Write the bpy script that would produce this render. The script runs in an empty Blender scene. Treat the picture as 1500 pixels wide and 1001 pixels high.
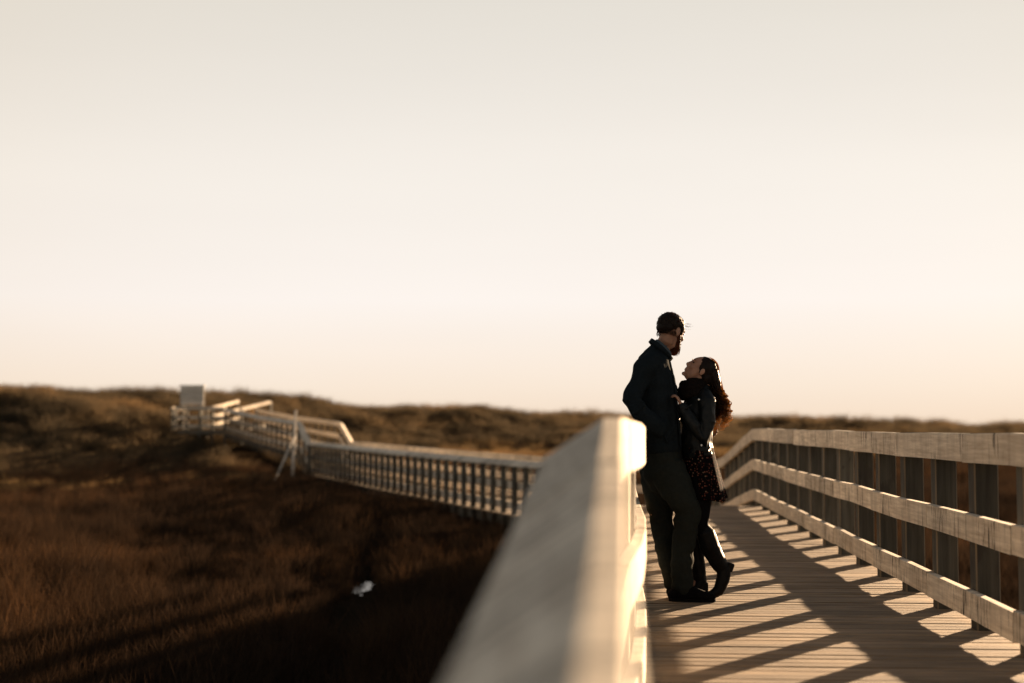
import bpy, bmesh, math, random
import numpy as np
from mathutils import Vector, Matrix, noise

R = math.radians
random.seed(7)
rng = np.random.default_rng(7)
scene = bpy.context.scene
COL = scene.collection

# ------------------------------------------------------------------ camera
CZ = 2.05                       # camera height above the marsh datum (m)
F = 1500 * 50 / 36              # focal length in photograph pixels
YAW, PITCH = math.atan(155 / F), math.atan(129.5 / F)
cam_d = bpy.data.cameras.new('camera')
cam = bpy.data.objects.new('camera', cam_d)
COL.objects.link(cam)
cam.location = (0, 0, CZ)
cam.rotation_euler = (math.pi / 2 + PITCH, 0, YAW)
cam_d.lens = 50
cam_d.sensor_width = 36
cam_d.clip_start = 0.05
cam_d.clip_end = 9000
cam_d.dof.use_dof = True
cam_d.dof.focus_distance = 9.55
cam_d.dof.aperture_fstop = 1.35
scene.camera = cam

# ------------------------------------------------------------------ sky and sun
SUN_AZ, SUN_EL = R(32.4), R(9.1)          # azimuth from +Y towards +X
world = bpy.data.worlds.new('World')
scene.world = world
world.use_nodes = True
wn = world.node_tree
wn.nodes.clear()
sky = wn.nodes.new('ShaderNodeTexSky')
sky.sky_type = 'NISHITA'
sky.sun_disc = False
sky.sun_elevation = SUN_EL
sky.sun_rotation = SUN_AZ
sky.air_density = 1.0
sky.dust_density = 2.5
sky.ozone_density = 1.0
tcw = wn.nodes.new('ShaderNodeTexCoord')
sep = wn.nodes.new('ShaderNodeSeparateXYZ')
wn.links.new(tcw.outputs['Generated'], sep.inputs[0])
ramp = wn.nodes.new('ShaderNodeValToRGB')   # pale evening veil of thin high cloud, by height above the horizon
cr = ramp.color_ramp
cr.elements[0].position = 0.0
cr.elements[0].color = (2.62, 2.06, 1.56, 1)
cr.elements[1].position = 1.0
cr.elements[1].color = (0.22, 0.30, 0.42, 1)
for p, c in ((0.03, (2.74, 2.31, 1.88)), (0.09, (2.82, 2.58, 2.36)), (0.17, (2.68, 2.48, 2.23)), (0.29, (2.27, 2.11, 1.86)), (0.42, (1.10, 1.12, 1.10)), (0.6, (0.48, 0.56, 0.66))):
    e = cr.elements.new(p)
    e.color = (*c, 1)
wn.links.new(sep.outputs['Z'], ramp.inputs[0])
mixw = wn.nodes.new('ShaderNodeMix')
mixw.data_type = 'RGBA'
mixw.inputs[0].default_value = 0.994
wn.links.new(sky.outputs[0], mixw.inputs[6])
wn.links.new(ramp.outputs[0], mixw.inputs[7])
# broad pale glow ahead, lens glare put into the sky colour, a little peachier away from it, and faint streaks of thin cloud
gdir = Vector((0.0, 1.0, 0.075)).normalized()
dotn = wn.nodes.new('ShaderNodeVectorMath')
dotn.operation = 'DOT_PRODUCT'
dotn.inputs[1].default_value = gdir
nrmw = wn.nodes.new('ShaderNodeVectorMath')
nrmw.operation = 'NORMALIZE'
wn.links.new(tcw.outputs['Generated'], nrmw.inputs[0])
wn.links.new(nrmw.outputs[0], dotn.inputs[0])
gr = wn.nodes.new('ShaderNodeValToRGB')
ge = gr.color_ramp.elements
gr.color_ramp.interpolation = 'EASE'
ge[0].position, ge[0].color = 0.80, (0.955, 0.925, 0.885, 1)
ge[1].position, ge[1].color = 0.995, (1.015, 1.03, 1.055, 1)
wn.links.new(dotn.outputs['Value'], gr.inputs[0])
mapw = wn.nodes.new('ShaderNodeMapping')
mapw.inputs['Scale'].default_value = (1.2, 1.2, 9.0)
wn.links.new(nrmw.outputs[0], mapw.inputs[0])
cln = wn.nodes.new('ShaderNodeTexNoise')
cln.inputs['Scale'].default_value = 1.6
cln.inputs['Detail'].default_value = 3
wn.links.new(mapw.outputs[0], cln.inputs['Vector'])
clr = wn.nodes.new('ShaderNodeMapRange')
clr.inputs['To Min'].default_value = 0.965
clr.inputs['To Max'].default_value = 1.03
wn.links.new(cln.outputs['Fac'], clr.inputs['Value'])
mg = []
for a_, b_ in ((mixw.outputs[2], gr.outputs[0]), (None, clr.outputs[0])):
    mm = wn.nodes.new('ShaderNodeMix')
    mm.data_type = 'RGBA'
    mm.blend_type = 'MULTIPLY'
    mm.inputs[0].default_value = 1.0
    wn.links.new(a_ if a_ is not None else mg[-1].outputs[2], mm.inputs[6])
    wn.links.new(b_, mm.inputs[7])
    mg.append(mm)
bg = wn.nodes.new('ShaderNodeBackground')
bg.inputs['Strength'].default_value = 0.0715
wn.links.new(mg[-1].outputs[2], bg.inputs['Color'])
wo = wn.nodes.new('ShaderNodeOutputWorld')
wn.links.new(bg.outputs[0], wo.inputs['Surface'])

sun_d = bpy.data.lights.new('sun', 'SUN')
sun_d.energy = 5.0
sun_d.angle = R(0.6)
sun_d.color = (1.0, 0.69, 0.42)
sun = bpy.data.objects.new('sun', sun_d)
COL.objects.link(sun)
sd = Vector((math.sin(SUN_AZ) * math.cos(SUN_EL), math.cos(SUN_AZ) * math.cos(SUN_EL), math.sin(SUN_EL)))
sun.rotation_euler = sd.to_track_quat('Z', 'Y').to_euler()
sun.location = (20, 30, 12)

vs = scene.view_settings
vs.view_transform = 'Standard'
vs.look = 'None'
vs.exposure = 2.25
vs.gamma = 1.0
vs.use_curve_mapping = False
scene.render.engine = 'CYCLES'
scene.cycles.use_denoising = True
scene.cycles.max_bounces = 6
scene.cycles.transparent_max_bounces = 6

# ------------------------------------------------------------------ helpers
FWD = Vector((-math.sin(YAW), math.cos(YAW), 0))
RGT = Vector((math.cos(YAW), math.sin(YAW), 0))


def at(px, py, depth):
    """world point seen at a photograph pixel, 'depth' metres ahead"""
    cx, cy = (px - 750) / F, -(py - 500.5) / F
    fz = math.cos(PITCH) - cy * math.sin(PITCH)
    uz = math.sin(PITCH) + cy * math.cos(PITCH)
    t = depth / fz
    return RGT * (cx * t) + FWD * depth + Vector((0, 0, CZ + uz * t))


def ahead(x, y):
    """(forward distance, lateral distance) of a world point from the viewpoint"""
    return -x * math.sin(YAW) + y * math.cos(YAW), x * math.cos(YAW) + y * math.sin(YAW)


def tag(o, label=None, cat=None, group=None, kind=None):
    if label:
        o['label'] = label
    if cat:
        o['category'] = cat
    if group:
        o['group'] = group
    if kind:
        o['kind'] = kind
    return o


def link(o, parent=None):
    COL.objects.link(o)
    if parent is not None:
        o.parent = parent
    return o


def empty(name, loc):
    o = bpy.data.objects.new(name, None)
    o.location = loc
    o.empty_display_size = 0.2
    return link(o)


def mesh_obj(name, me, mats=(), parent=None):
    """mesh in world coordinates; a child keeps its place under its parent's origin"""
    o = bpy.data.objects.new(name, me)
    for m in mats:
        if m.name not in [x.name for x in me.materials if x]:
            me.materials.append(m)
    if parent is not None:
        org, q = Vector(), parent
        while q is not None:
            org += q.location
            q = q.parent
        me.transform(Matrix.Translation(-org))
    return link(o, parent)


def from_bm(name, bm, mats=(), parent=None, smooth=False):
    me = bpy.data.meshes.new(name)
    bmesh.ops.recalc_face_normals(bm, faces=bm.faces)
    bm.to_mesh(me)
    bm.free()
    if smooth:
        me.polygons.foreach_set('use_smooth', [True] * len(me.polygons))
    return mesh_obj(name, me, mats, parent)


def box(bm, c, s, rot=None):
    m = Matrix.Translation(c) @ (rot.to_4x4() if rot else Matrix.Identity(4)) @ Matrix.Diagonal((*s, 1))
    return bmesh.ops.create_cube(bm, size=1, matrix=m)


def beam(bm, a, b, w, h, up=Vector((0, 0, 1))):
    """square-cut timber from a to b, w across, h along 'up'"""
    a, b = Vector(a), Vector(b)
    t = (b - a).normalized()
    s = t.cross(up).normalized()
    u = s.cross(t)
    vs_ = []
    for p in (a, b):
        for i, j in ((-1, -1), (1, -1), (1, 1), (-1, 1)):
            vs_.append(bm.verts.new(p + s * (i * w / 2) + u * (j * h / 2)))
    bm.faces.new(vs_[0:4])
    bm.faces.new(vs_[7:3:-1])
    for k in range(4):
        bm.faces.new((vs_[k], vs_[k + 4], vs_[(k + 1) % 4 + 4], vs_[(k + 1) % 4]))


# ------------------------------------------------------------------ materials
def new_mat(name):
    m = bpy.data.materials.new(name)
    m.use_nodes = True
    nt = m.node_tree
    return m, nt, nt.nodes['Principled BSDF']


def N(nt, kind, **kw):
    n = nt.nodes.new(kind)
    for k, v in kw.items():
        setattr(n, k, v)
    return n


def noise_tex(nt, vec, scale, detail=4, rough=0.55, mapping=None):
    if mapping:
        mp = N(nt, 'ShaderNodeMapping')
        mp.inputs['Scale'].default_value = mapping
        nt.links.new(vec, mp.inputs[0])
        vec = mp.outputs[0]
    t = N(nt, 'ShaderNodeTexNoise')
    t.inputs['Scale'].default_value = scale
    t.inputs['Detail'].default_value = detail
    t.inputs['Roughness'].default_value = rough
    nt.links.new(vec, t.inputs['Vector'])
    return t.outputs['Fac']


def ramp_node(nt, fac, stops):
    r = N(nt, 'ShaderNodeValToRGB')
    el = r.color_ramp.elements
    el[0].position, el[0].color = stops[0][0], (*stops[0][1], 1)
    el[1].position, el[1].color = stops[-1][0], (*stops[-1][1], 1)
    for p, c in stops[1:-1]:
        e = el.new(p)
        e.color = (*c, 1)
    nt.links.new(fac, r.inputs[0])
    return r.outputs[0]


def mixc(nt, fac, a, b, mode='MIX'):
    m = N(nt, 'ShaderNodeMix', data_type='RGBA', blend_type=mode)
    for sock, v in ((m.inputs[0], fac), (m.inputs[6], a), (m.inputs[7], b)):
        if isinstance(v, (int, float)):
            sock.default_value = v
        elif isinstance(v, tuple):
            sock.default_value = (*v, 1)
        else:
            nt.links.new(v, sock)
    return m.outputs[2]


def wood(name, lo, hi, along=(40, 2.2, 40), cracks=0.0, crackmap=(2.0, 26, 2.5), rough=0.85, tint=0.3, bump=0.25, crackcol=(0.03, 0.026, 0.022), stain=0.0):
    m, nt, p = new_mat(name)
    tc = N(nt, 'ShaderNodeTexCoord')
    oi = N(nt, 'ShaderNodeObjectInfo')
    off = N(nt, 'ShaderNodeVectorMath', operation='SCALE')
    off.inputs[0].default_value = (17.0, 31.0, 23.0)
    nt.links.new(oi.outputs['Random'], off.inputs['Scale'])
    add = N(nt, 'ShaderNodeVectorMath', operation='ADD')
    nt.links.new(tc.outputs['Object'], add.inputs[0])
    nt.links.new(off.outputs[0], add.inputs[1])
    v = add.outputs[0]
    g = noise_tex(nt, v, 1.0, 6, 0.62, along)
    blot = noise_tex(nt, v, 2.2, 3, 0.5)
    col = ramp_node(nt, g, ((0.33, lo), (0.66, hi)))
    col = mixc(nt, ramp_node(nt, blot, ((0.35, (0, 0, 0)), (0.7, (0.5, 0.5, 0.5)))), col, tuple(c * 0.72 for c in lo))
    tr = N(nt, 'ShaderNodeMapRange')
    tr.inputs['To Min'].default_value = 1 - tint
    tr.inputs['To Max'].default_value = 1 + tint * 0.6
    nt.links.new(oi.outputs['Random'], tr.inputs['Value'])
    col = mixc(nt, 1.0, col, tr.outputs[0], 'MULTIPLY')
    if stain:
        st_ = noise_tex(nt, v, 1.0, 3, 0.6, (1.3, 10, 1.6))
        col = mixc(nt, ramp_node(nt, st_, ((0.47, (0, 0, 0)), (0.68, (stain,) * 3))), col, tuple(c * 0.35 for c in lo))
    if cracks:
        c1 = noise_tex(nt, v, 1.0, 3, 0.6, crackmap)
        c2 = noise_tex(nt, v, 1.3, 2, 0.5)
        mul = N(nt, 'ShaderNodeMath', operation='MULTIPLY')
        nt.links.new(ramp_node(nt, c1, ((0.555, (0, 0, 0)), (0.61, (1, 1, 1)))), mul.inputs[0])
        nt.links.new(ramp_node(nt, c2, ((0.42, (0, 0, 0)), (0.6, (cracks, cracks, cracks)))), mul.inputs[1])
        col = mixc(nt, mul.outputs[0], col, crackcol)
    nt.links.new(col, p.inputs['Base Color'])
    p.inputs['Roughness'].default_value = rough
    p.inputs['Specular IOR Level'].default_value = 0.25
    b = N(nt, 'ShaderNodeBump')
    b.inputs['Strength'].default_value = bump
    b.inputs['Distance'].default_value = 0.006
    nt.links.new(g, b.inputs['Height'])
    nt.links.new(b.outputs[0], p.inputs['Normal'])
    return m


M = {}
M['rail'] = wood('pale_rail_wood', (0.51, 0.425, 0.325), (0.83, 0.735, 0.59), along=(42, 2.4, 42), cracks=1.0, crackmap=(1.5, 34, 3.2), tint=0.2, stain=0.26)
M['cap'] = M['rail']
M['post'] = wood('dark_treated_post_wood', (0.048, 0.047, 0.040), (0.105, 0.10, 0.083), along=(30, 30, 1.6), cracks=0.6, crackmap=(9, 9, 3), tint=0.35)
M['edge'] = wood('pale_post_edge_wood', (0.13, 0.105, 0.075), (0.27, 0.215, 0.15), along=(30, 30, 1.6), tint=0.15)  # paler tone for the chamfered corners of the posts
M['plank'] = wood('deck_plank_wood', (0.085, 0.061, 0.040), (0.43, 0.325, 0.215), along=(1.2, 95, 40), cracks=0.0, tint=0.22, bump=0.6)
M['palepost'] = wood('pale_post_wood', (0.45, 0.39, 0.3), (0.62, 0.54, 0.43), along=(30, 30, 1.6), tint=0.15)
M['beam'] = wood('dark_stringer_wood', (0.10, 0.085, 0.065), (0.18, 0.155, 0.12), tint=0.2)
M['oldgrey'] = wood('grey_board_wood', (0.42, 0.39, 0.34), (0.62, 0.57, 0.5), along=(2, 2, 40), tint=0.15)


def plain(name, col, rough=0.7, spec=0.3, var=0.25, scale=30, bump=0.0, bscale=None, sheen=0.0):
    m, nt, p = new_mat(name)
    tc = N(nt, 'ShaderNodeTexCoord')
    n = noise_tex(nt, tc.outputs['Object'], scale, 4)
    c = ramp_node(nt, n, ((0.3, tuple(x * (1 - var) for x in col)), (0.7, tuple(x * (1 + var) for x in col))))
    nt.links.new(c, p.inputs['Base Color'])
    p.inputs['Roughness'].default_value = rough
    p.inputs['Specular IOR Level'].default_value = spec
    if sheen:
        p.inputs['Sheen Weight'].default_value = sheen
    if bump:
        b = N(nt, 'ShaderNodeBump')
        b.inputs['Strength'].default_value = bump
        b.inputs['Distance'].default_value = 0.01
        nt.links.new(noise_tex(nt, tc.outputs['Object'], bscale or scale, 3), b.inputs['Height'])
        nt.links.new(b.outputs[0], p.inputs['Normal'])
    return m


def leaf_mat(name, stops, trans=0.4, low=(0.5, 0.5, 0.5)):
    """grass blades: colour differs from clump to clump, light passes through the blades"""
    m = bpy.data.materials.new(name)
    m.use_nodes = True
    nt = m.node_tree
    nt.nodes.clear()
    oi = N(nt, 'ShaderNodeObjectInfo')
    tc = N(nt, 'ShaderNodeTexCoord')
    geo = N(nt, 'ShaderNodeNewGeometry')
    big = noise_tex(nt, geo.outputs['Position'], 0.16, 3)
    addm = N(nt, 'ShaderNodeMath', operation='ADD')
    sc = N(nt, 'ShaderNodeMath', operation='MULTIPLY')
    sc.inputs[1].default_value = 0.45
    nt.links.new(oi.outputs['Random'], sc.inputs[0])
    nt.links.new(sc.outputs[0], addm.inputs[0])
    sc2 = N(nt, 'ShaderNodeMath', operation='MULTIPLY_ADD')
    sc2.inputs[1].default_value = 1.6
    sc2.inputs[2].default_value = -0.52
    nt.links.new(big, sc2.inputs[0])
    nt.links.new(sc2.outputs[0], addm.inputs[1])
    col = ramp_node(nt, addm.outputs[0], stops)
    d = N(nt, 'ShaderNodeBsdfDiffuse')
    t = N(nt, 'ShaderNodeBsdfTranslucent')
    nt.links.new(col, d.inputs[0])
    nt.links.new(col, t.inputs[0])
    mx = N(nt, 'ShaderNodeMixShader')
    mx.inputs[0].default_value = trans
    nt.links.new(d.outputs[0], mx.inputs[1])
    nt.links.new(t.outputs[0], mx.inputs[2])
    o = N(nt, 'ShaderNodeOutputMaterial')
    nt.links.new(mx.outputs[0], o.inputs[0])
    return m


M['marsh'] = leaf_mat('marsh_grass', ((0.1, (0.026, 0.018, 0.013)), (0.45, (0.040, 0.0255, 0.0165)), (0.72, (0.058, 0.033, 0.018)), (0.95, (0.135, 0.066, 0.028))), 0.22)
M['dune'] = leaf_mat('dune_grass', ((0.1, (0.042, 0.034, 0.024)), (0.45, (0.074, 0.057, 0.036)), (0.75, (0.118, 0.081, 0.045)), (0.97, (0.20, 0.125, 0.06))), 0.5)


M['straw'] = leaf_mat('dry_straw_grass', ((0.1, (0.12, 0.075, 0.034)), (0.9, (0.30, 0.19, 0.088))))


def ground_mat():
    m, nt, p = new_mat('marsh_soil')
    geo = N(nt, 'ShaderNodeNewGeometry')
    n = noise_tex(nt, geo.outputs['Position'], 0.5, 6)
    n2 = noise_tex(nt, geo.outputs['Position'], 6.0, 4)
    sep_ = N(nt, 'ShaderNodeSeparateXYZ')
    nt.links.new(geo.outputs['Position'], sep_.inputs[0])
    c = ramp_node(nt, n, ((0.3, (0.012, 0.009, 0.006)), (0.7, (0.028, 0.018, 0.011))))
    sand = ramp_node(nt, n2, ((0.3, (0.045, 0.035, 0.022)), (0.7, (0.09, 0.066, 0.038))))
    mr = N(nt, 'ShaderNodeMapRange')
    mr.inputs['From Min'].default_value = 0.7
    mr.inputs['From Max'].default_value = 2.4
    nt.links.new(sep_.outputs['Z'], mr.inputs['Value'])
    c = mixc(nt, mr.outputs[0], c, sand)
    nt.links.new(c, p.inputs['Base Color'])
    p.inputs['Roughness'].default_value = 1.0
    p.inputs['Specular IOR Level'].default_value = 0.0
    b = N(nt, 'ShaderNodeBump')
    b.inputs['Strength'].default_value = 0.6
    b.inputs['Distance'].default_value = 0.05
    nt.links.new(n2, b.inputs['Height'])
    nt.links.new(b.outputs[0], p.inputs['Normal'])
    return m


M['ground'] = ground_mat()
M['hill'] = plain('far_dune', (0.30, 0.25, 0.19), 0.95, 0.1, 0.2, 0.02)
mw, ntw, pw = new_mat('creek_water')
pw.inputs['Base Color'].default_value = (0.01, 0.009, 0.007, 1)
pw.inputs['Roughness'].default_value = 0.06
pw.inputs['IOR'].default_value = 1.33
gw = N(ntw, 'ShaderNodeNewGeometry')
bw = N(ntw, 'ShaderNodeBump')
bw.inputs['Strength'].default_value = 0.05
bw.inputs['Distance'].default_value = 0.02
ntw.links.new(noise_tex(ntw, gw.outputs['Position'], 5.0, 2), bw.inputs['Height'])
ntw.links.new(bw.outputs[0], pw.inputs['Normal'])
M['water'] = mw

# ------------------------------------------------------------------ terrain
AZ = [-900, -300, 0, 60, 140, 250, 300, 350, 430, 500, 560, 650, 760, 900, 1080, 1300, 1500, 1800, 2600]
CY = [580, 580, 583, 582, 586, 590, 587, 588, 594, 606, 608, 609, 614, 617, 622, 627, 633, 637, 638]
CD = [88, 88, 88, 88, 90, 93, 95, 95, 97, 104, 106, 110, 115, 120, 125, 130, 135, 140, 140]
FD = [48, 50, 52, 53, 54, 58, 60, 61, 64, 70, 74, 80, 82, 84, 86, 90, 95, 100, 100]
CREEK = [at(560, 762, 34), at(548, 800, 28.2), at(532, 858, 23.3), at(505, 930, 17.0), at(470, 1010, 13), at(400, 1200, 8.5)]
CREEK = [(p.x, p.y) for p in CREEK]


def creek_dist(x, y):
    best = 1e9
    for (ax, ay), (bx_, by_) in zip(CREEK, CREEK[1:]):
        dx, dy = bx_ - ax, by_ - ay
        t = max(0, min(1, ((x - ax) * dx + (y - ay) * dy) / (dx * dx + dy * dy)))
        best = min(best, math.hypot(x - ax - t * dx, y - ay - t * dy))
    return best


def sstep(t):
    t = max(0.0, min(1.0, t))
    return t * t * (3 - 2 * t)


def ground_z(x, y):
    """height of the ground relative to the viewpoint"""
    d, l = ahead(x, y)
    m = -2.4 + 0.45 * sstep((d - 12) / 45)
    n1 = noise.noise((x * 0.11, y * 0.11, 3.1))
    n2 = noise.noise((x * 0.035, y * 0.035, 9.7))
    z = m + 0.10 * n1 + 0.10 * n2
    if d > 20:
        az = 750 + F * l / d
        dc, fd = np.interp(az, AZ, CD), np.interp(az, AZ, FD)
        zc = (630 - np.interp(az, AZ, CY)) * dc / F
        s = sstep((d - fd) / (dc - fd))
        z = m + (zc - m) * s + (0.10 + 0.5 * s) * n1 * (1 if d < dc else 0.5) + (0.1 + 0.45 * s * (1 - s) * 4) * n2
        z += 0.34 * s * noise.noise((x * 0.3, y * 0.3, 1.3)) + 0.12 * s * noise.noise((x * 0.75, y * 0.75, 6.1))
        # a steeper hummock of dune on the left
        hx, hd = (l + 24.5) / 7.0, (d - 74) / 6.0
        z += 0.85 * math.exp(-(hx * hx + hd * hd))
        if d > dc:
            z -= sstep((d - dc) / 60) * (zc + 2.2)
    if d < 45:
        c = creek_dist(x, y)
        if c < 2.5:
            z -= 0.32 * math.exp(-(c / 0.55) ** 2)
    return z


def axis(lo, hi, step, far):
    a = list(np.arange(lo, hi + 0.01, step))
    g, s = [], step
    v = hi
    while v < far:
        s *= 1.5
        v += s
        g.append(v)
    h, s, v = [], step, lo
    while v > -far:
        s *= 1.5
        v -= s
        h.append(v)
    return h[::-1] + a + g


xs, ys = axis(-75, 75, 0.7, 5000), axis(-12, 150, 0.7, 5000)
verts = [(x, y, CZ + ground_z(x, y)) for y in ys for x in xs]
nx = len(xs)
faces = [(j * nx + i, j * nx + i + 1, (j + 1) * nx + i + 1, (j + 1) * nx + i) for j in range(len(ys) - 1) for i in range(nx - 1)]
me = bpy.data.meshes.new('ground')
me.from_pydata(verts, [], faces)
me.polygons.foreach_set('use_smooth', [True] * len(me.polygons))
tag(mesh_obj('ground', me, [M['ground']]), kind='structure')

# creek water: a narrow winding strip lying in its channel
bm = bmesh.new()
pts = []
POOL = [at(540, 848, 24.3), at(535, 856, 23.6), at(530, 865, 22.9), at(533, 874, 22.2)]
POOL = [(p.x, p.y) for p in POOL]
for (ax, ay), (bx_, by_) in zip(POOL, POOL[1:]):
    for k in range(8):
        pts.append(Vector((ax + (bx_ - ax) * k / 8, ay + (by_ - ay) * k / 8, 0)))
prev = None
for k, p in enumerate(pts[:-1]):
    t = (pts[k + 1] - p).normalized()
    s = Vector((t.y, -t.x, 0)) * ((0.16 + 0.13 * noise.noise((k * 0.45, 2, 0))) * (1 if 3 < k < 18 else 0.4))
    z = CZ - 2.4 + 0.45 * sstep((ahead(p.x, p.y)[0] - 12) / 45) - 0.25
    a, b = bm.verts.new((p.x - s.x, p.y - s.y, z)), bm.verts.new((p.x + s.x, p.y + s.y, z))
    if prev:
        bm.faces.new((prev[0], prev[1], b, a))
    prev = (a, b)
tag(from_bm('creek_water', bm, [M['water']]), kind='structure')

# far pale dunes at the right edge
bm = bmesh.new()
grid = []
for j in range(7):
    row = []
    for i in range(25):
        px = 1440 + i * 40
        d = 1250 + j * 60
        hgt = 14 * math.sin(math.pi * j / 6) * (0.55 + 0.6 * noise.noise((i * 0.35, j * 0.3, 5))) * sstep(i / 3)
        q = at(px, 630, d)
        row.append(bm.verts.new((q.x, q.y, CZ - 3 + max(0, hgt))))
    grid.append(row)
for j in range(6):
    for i in range(24):
        bm.faces.new((grid[j][i], grid[j][i + 1], grid[j + 1][i + 1], grid[j + 1][i]))
tag(from_bm('hills', bm, [M['hill']], smooth=True), kind='structure')

# ------------------------------------------------------------------ boardwalk
def zdeck(y):
    """deck height of the near bridge relative to the viewpoint"""
    if y < 3.6:
        return -1.125 - (3.6 - y) * 0.092
    if y > 21.43:
        return -1.125 - (y - 21.43) * 0.09
    return -1.125 - 0.022 * math.sin((y - 3.6) / 17.83 * math.pi)


def xl(y):
    return float(np.interp(y, (-3, 3.4, 4.1, 4.8, 5.5, 6.3, 7.2, 9, 21, 25), (0.012, 0.012, 0.018, 0.052, 0.093, 0.12, 0.14, 0.135, 0.14, 0.13)))


post_bm = bmesh.new()
PW, PL = 0.138, 2.3                    # post section and length
bmesh.ops.create_cube(post_bm, size=1, matrix=Matrix.Translation((0, 0, -PL / 2)) @ Matrix.Diagonal((PW, PW, PL, 1)))
r_ = bmesh.ops.bevel(post_bm, geom=[e for e in post_bm.edges if abs(e.verts[0].co.z - e.verts[1].co.z) > 1], offset=0.008, segments=1, affect='EDGES')
for f in r_['faces']:
    f.material_index = 1
post_me = bpy.data.meshes.new('post')
post_bm.to_mesh(post_me)
post_bm.free()
post_me.materials.append(M['post'])
post_me.materials.append(M['edge'])
slim_me = post_me.copy()                # the far boardwalk stands on slimmer posts
slim_me.transform(Matrix.Diagonal((0.74, 0.74, 1, 1)))
short_me = post_me.copy()
short_me.transform(Matrix.Translation((0, 0, 0)) @ Matrix.Diagonal((0.55, 0.55, 0.62, 1)))
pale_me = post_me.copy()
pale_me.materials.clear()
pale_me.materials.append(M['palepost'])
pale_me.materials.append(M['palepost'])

RAILS = (('bottom_rail', 0.10, 0.25), ('middle_rail', 0.535, 0.685))
TOPZ, FASC = 1.145, 0.98


def railing(name, nodes, side, label, group=None, bays=2, jit=1.0, pm=None, pale_to=-99, low=True):
    """nodes: (x, y, deck z) along the inner faces of the rails; side +1 = posts to the right of travel"""
    base = Vector(nodes[0])
    base.z += CZ - 0.02
    th = empty(name, base)
    tag(th, label, 'railing', group)
    P = [Vector((x, y, z + CZ)) for x, y, z in nodes]
    nrm = []
    for i in range(len(P)):
        a, b = P[max(0, i - 1)], P[min(len(P) - 1, i + 1)]
        t = b - a
        t.z = 0
        t.normalize()
        nrm.append(Vector((t.y, -t.x, 0)) * side)
    profs = []
    for nm, lo, hi in (RAILS if low else ()):
        profs.append((nm, [(0, lo), (0.046, lo), (0.046, hi), (0.004, hi), (0, hi - 0.004)]))
    profs.append(('top_rail', [(0, FASC), (0.046, FASC), (0.046, TOPZ - 0.125), (0.195, TOPZ - 0.125), (0.195, TOPZ - 0.100), (0.046, TOPZ), (0.005, TOPZ), (0, TOPZ - 0.005)]))
    for nm, prof in profs:
        i = 0
        first = random.choice((1, 2)) if bays > 1 else 1
        while i < len(P) - 1:
            j = min(len(P) - 1, i + (first if i == 0 else bays))
            bm = bmesh.new()
            rings = []
            for k in range(i, j + 1):
                # half-way joints are cut 3 mm short of each other
                q = P[k].copy()
                t = (P[min(k + 1, len(P) - 1)] - P[max(k - 1, 0)]).normalized()
                if k == i:
                    q = q + t * 0.0025
                if k == j:
                    q = q - t * 0.0025
                dz = random.uniform(-0.004, 0.004) * jit
                dn = random.uniform(-0.003, 0.002) * jit
                rings.append([bm.verts.new(q + nrm[k] * (o_ + dn) + Vector((0, 0, h_ + dz))) for o_, h_ in prof])
            n_ = len(prof)
            for ra, rb in zip(rings, rings[1:]):
                for k in range(n_):
                    bm.faces.new((ra[k], ra[(k + 1) % n_], rb[(k + 1) % n_], rb[k]))
            bm.faces.new(rings[0])
            bm.faces.new(rings[-1][::-1])
            from_bm(nm, bm, [M['rail']], th)
            i = j
    if True:
        for i in range(len(P)):
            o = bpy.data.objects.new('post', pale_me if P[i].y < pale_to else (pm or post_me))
            link(o, th)
            q = P[i] + nrm[i] * (0.049 + PW / 2 * (0.74 if pm else 1))
            o.location = q + Vector((0, 0, TOPZ - 0.128)) - th.location
            o.rotation_euler.z = math.atan2(nrm[i].y, nrm[i].x) + random.uniform(-0.02, 0.02)
    return th


PS = 0.98
ky = [7.43 + k for k in range(-7, 21)]
right_near = [(1.985, y, zdeck(y) - 0.030 * sstep((15 - y) / 9)) for y in ky] + [(1.80, 28.3, -1.80), (1.40, 29.0, -1.86)]
ly = [3.55 + PS * k for k in range(-4, 18)]
ly = [y for y in ly if y < 21.0] + [21.43 + PS * k for k in range(0, 5)]
left_near = [(xl(y), y, zdeck(y) + 0.016 * sstep((8 - y) / 3)) for y in ly] + [(0.0, 25.7, -1.60), (-0.35, 26.6, -1.69)]
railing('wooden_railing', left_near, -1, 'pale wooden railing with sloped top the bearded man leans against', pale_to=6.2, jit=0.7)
railing('wooden_railing', right_near, 1, 'pale three-rail railing on dark posts casting striped shadows over the deck', jit=1.7)


def along(pts, step):
    out = []
    acc = 0.0
    for a, b in zip(pts, pts[1:]):
        a, b = Vector(a), Vector(b)
        L = (b - a).length
        while acc < L - 1e-6:
            out.append(tuple(a.lerp(b, acc / L)))
            acc += step
        acc -= L
    out.append(tuple(pts[-1]))
    return out


# lower stretch crossing the marsh, upper stretch, end platform: left edge lines
LOW = [(-0.75, 27.45, -1.78), (-1.62, 28.9, -1.79), (-6.3, 39.6, -1.69), (-11.0, 50.6, -1.56)]
RMP = [(-11.0, 50.6, -1.56), (-11.75, 52.3, -0.84)]
UPP = [(-11.75, 52.3, -0.84), (-15.6, 61.2, -0.52), (-19.55, 70.2, -0.08)]


def offset_line(pts, w):
    out = []
    for i, p in enumerate(pts):
        a, b = Vector(pts[max(0, i - 1)]), Vector(pts[min(len(pts) - 1, i + 1)])
        t = b - a
        t.z = 0
        t.normalize()
        out.append((p[0] + t.y * w, p[1] - t.x * w, p[2]))
    return out


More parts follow.
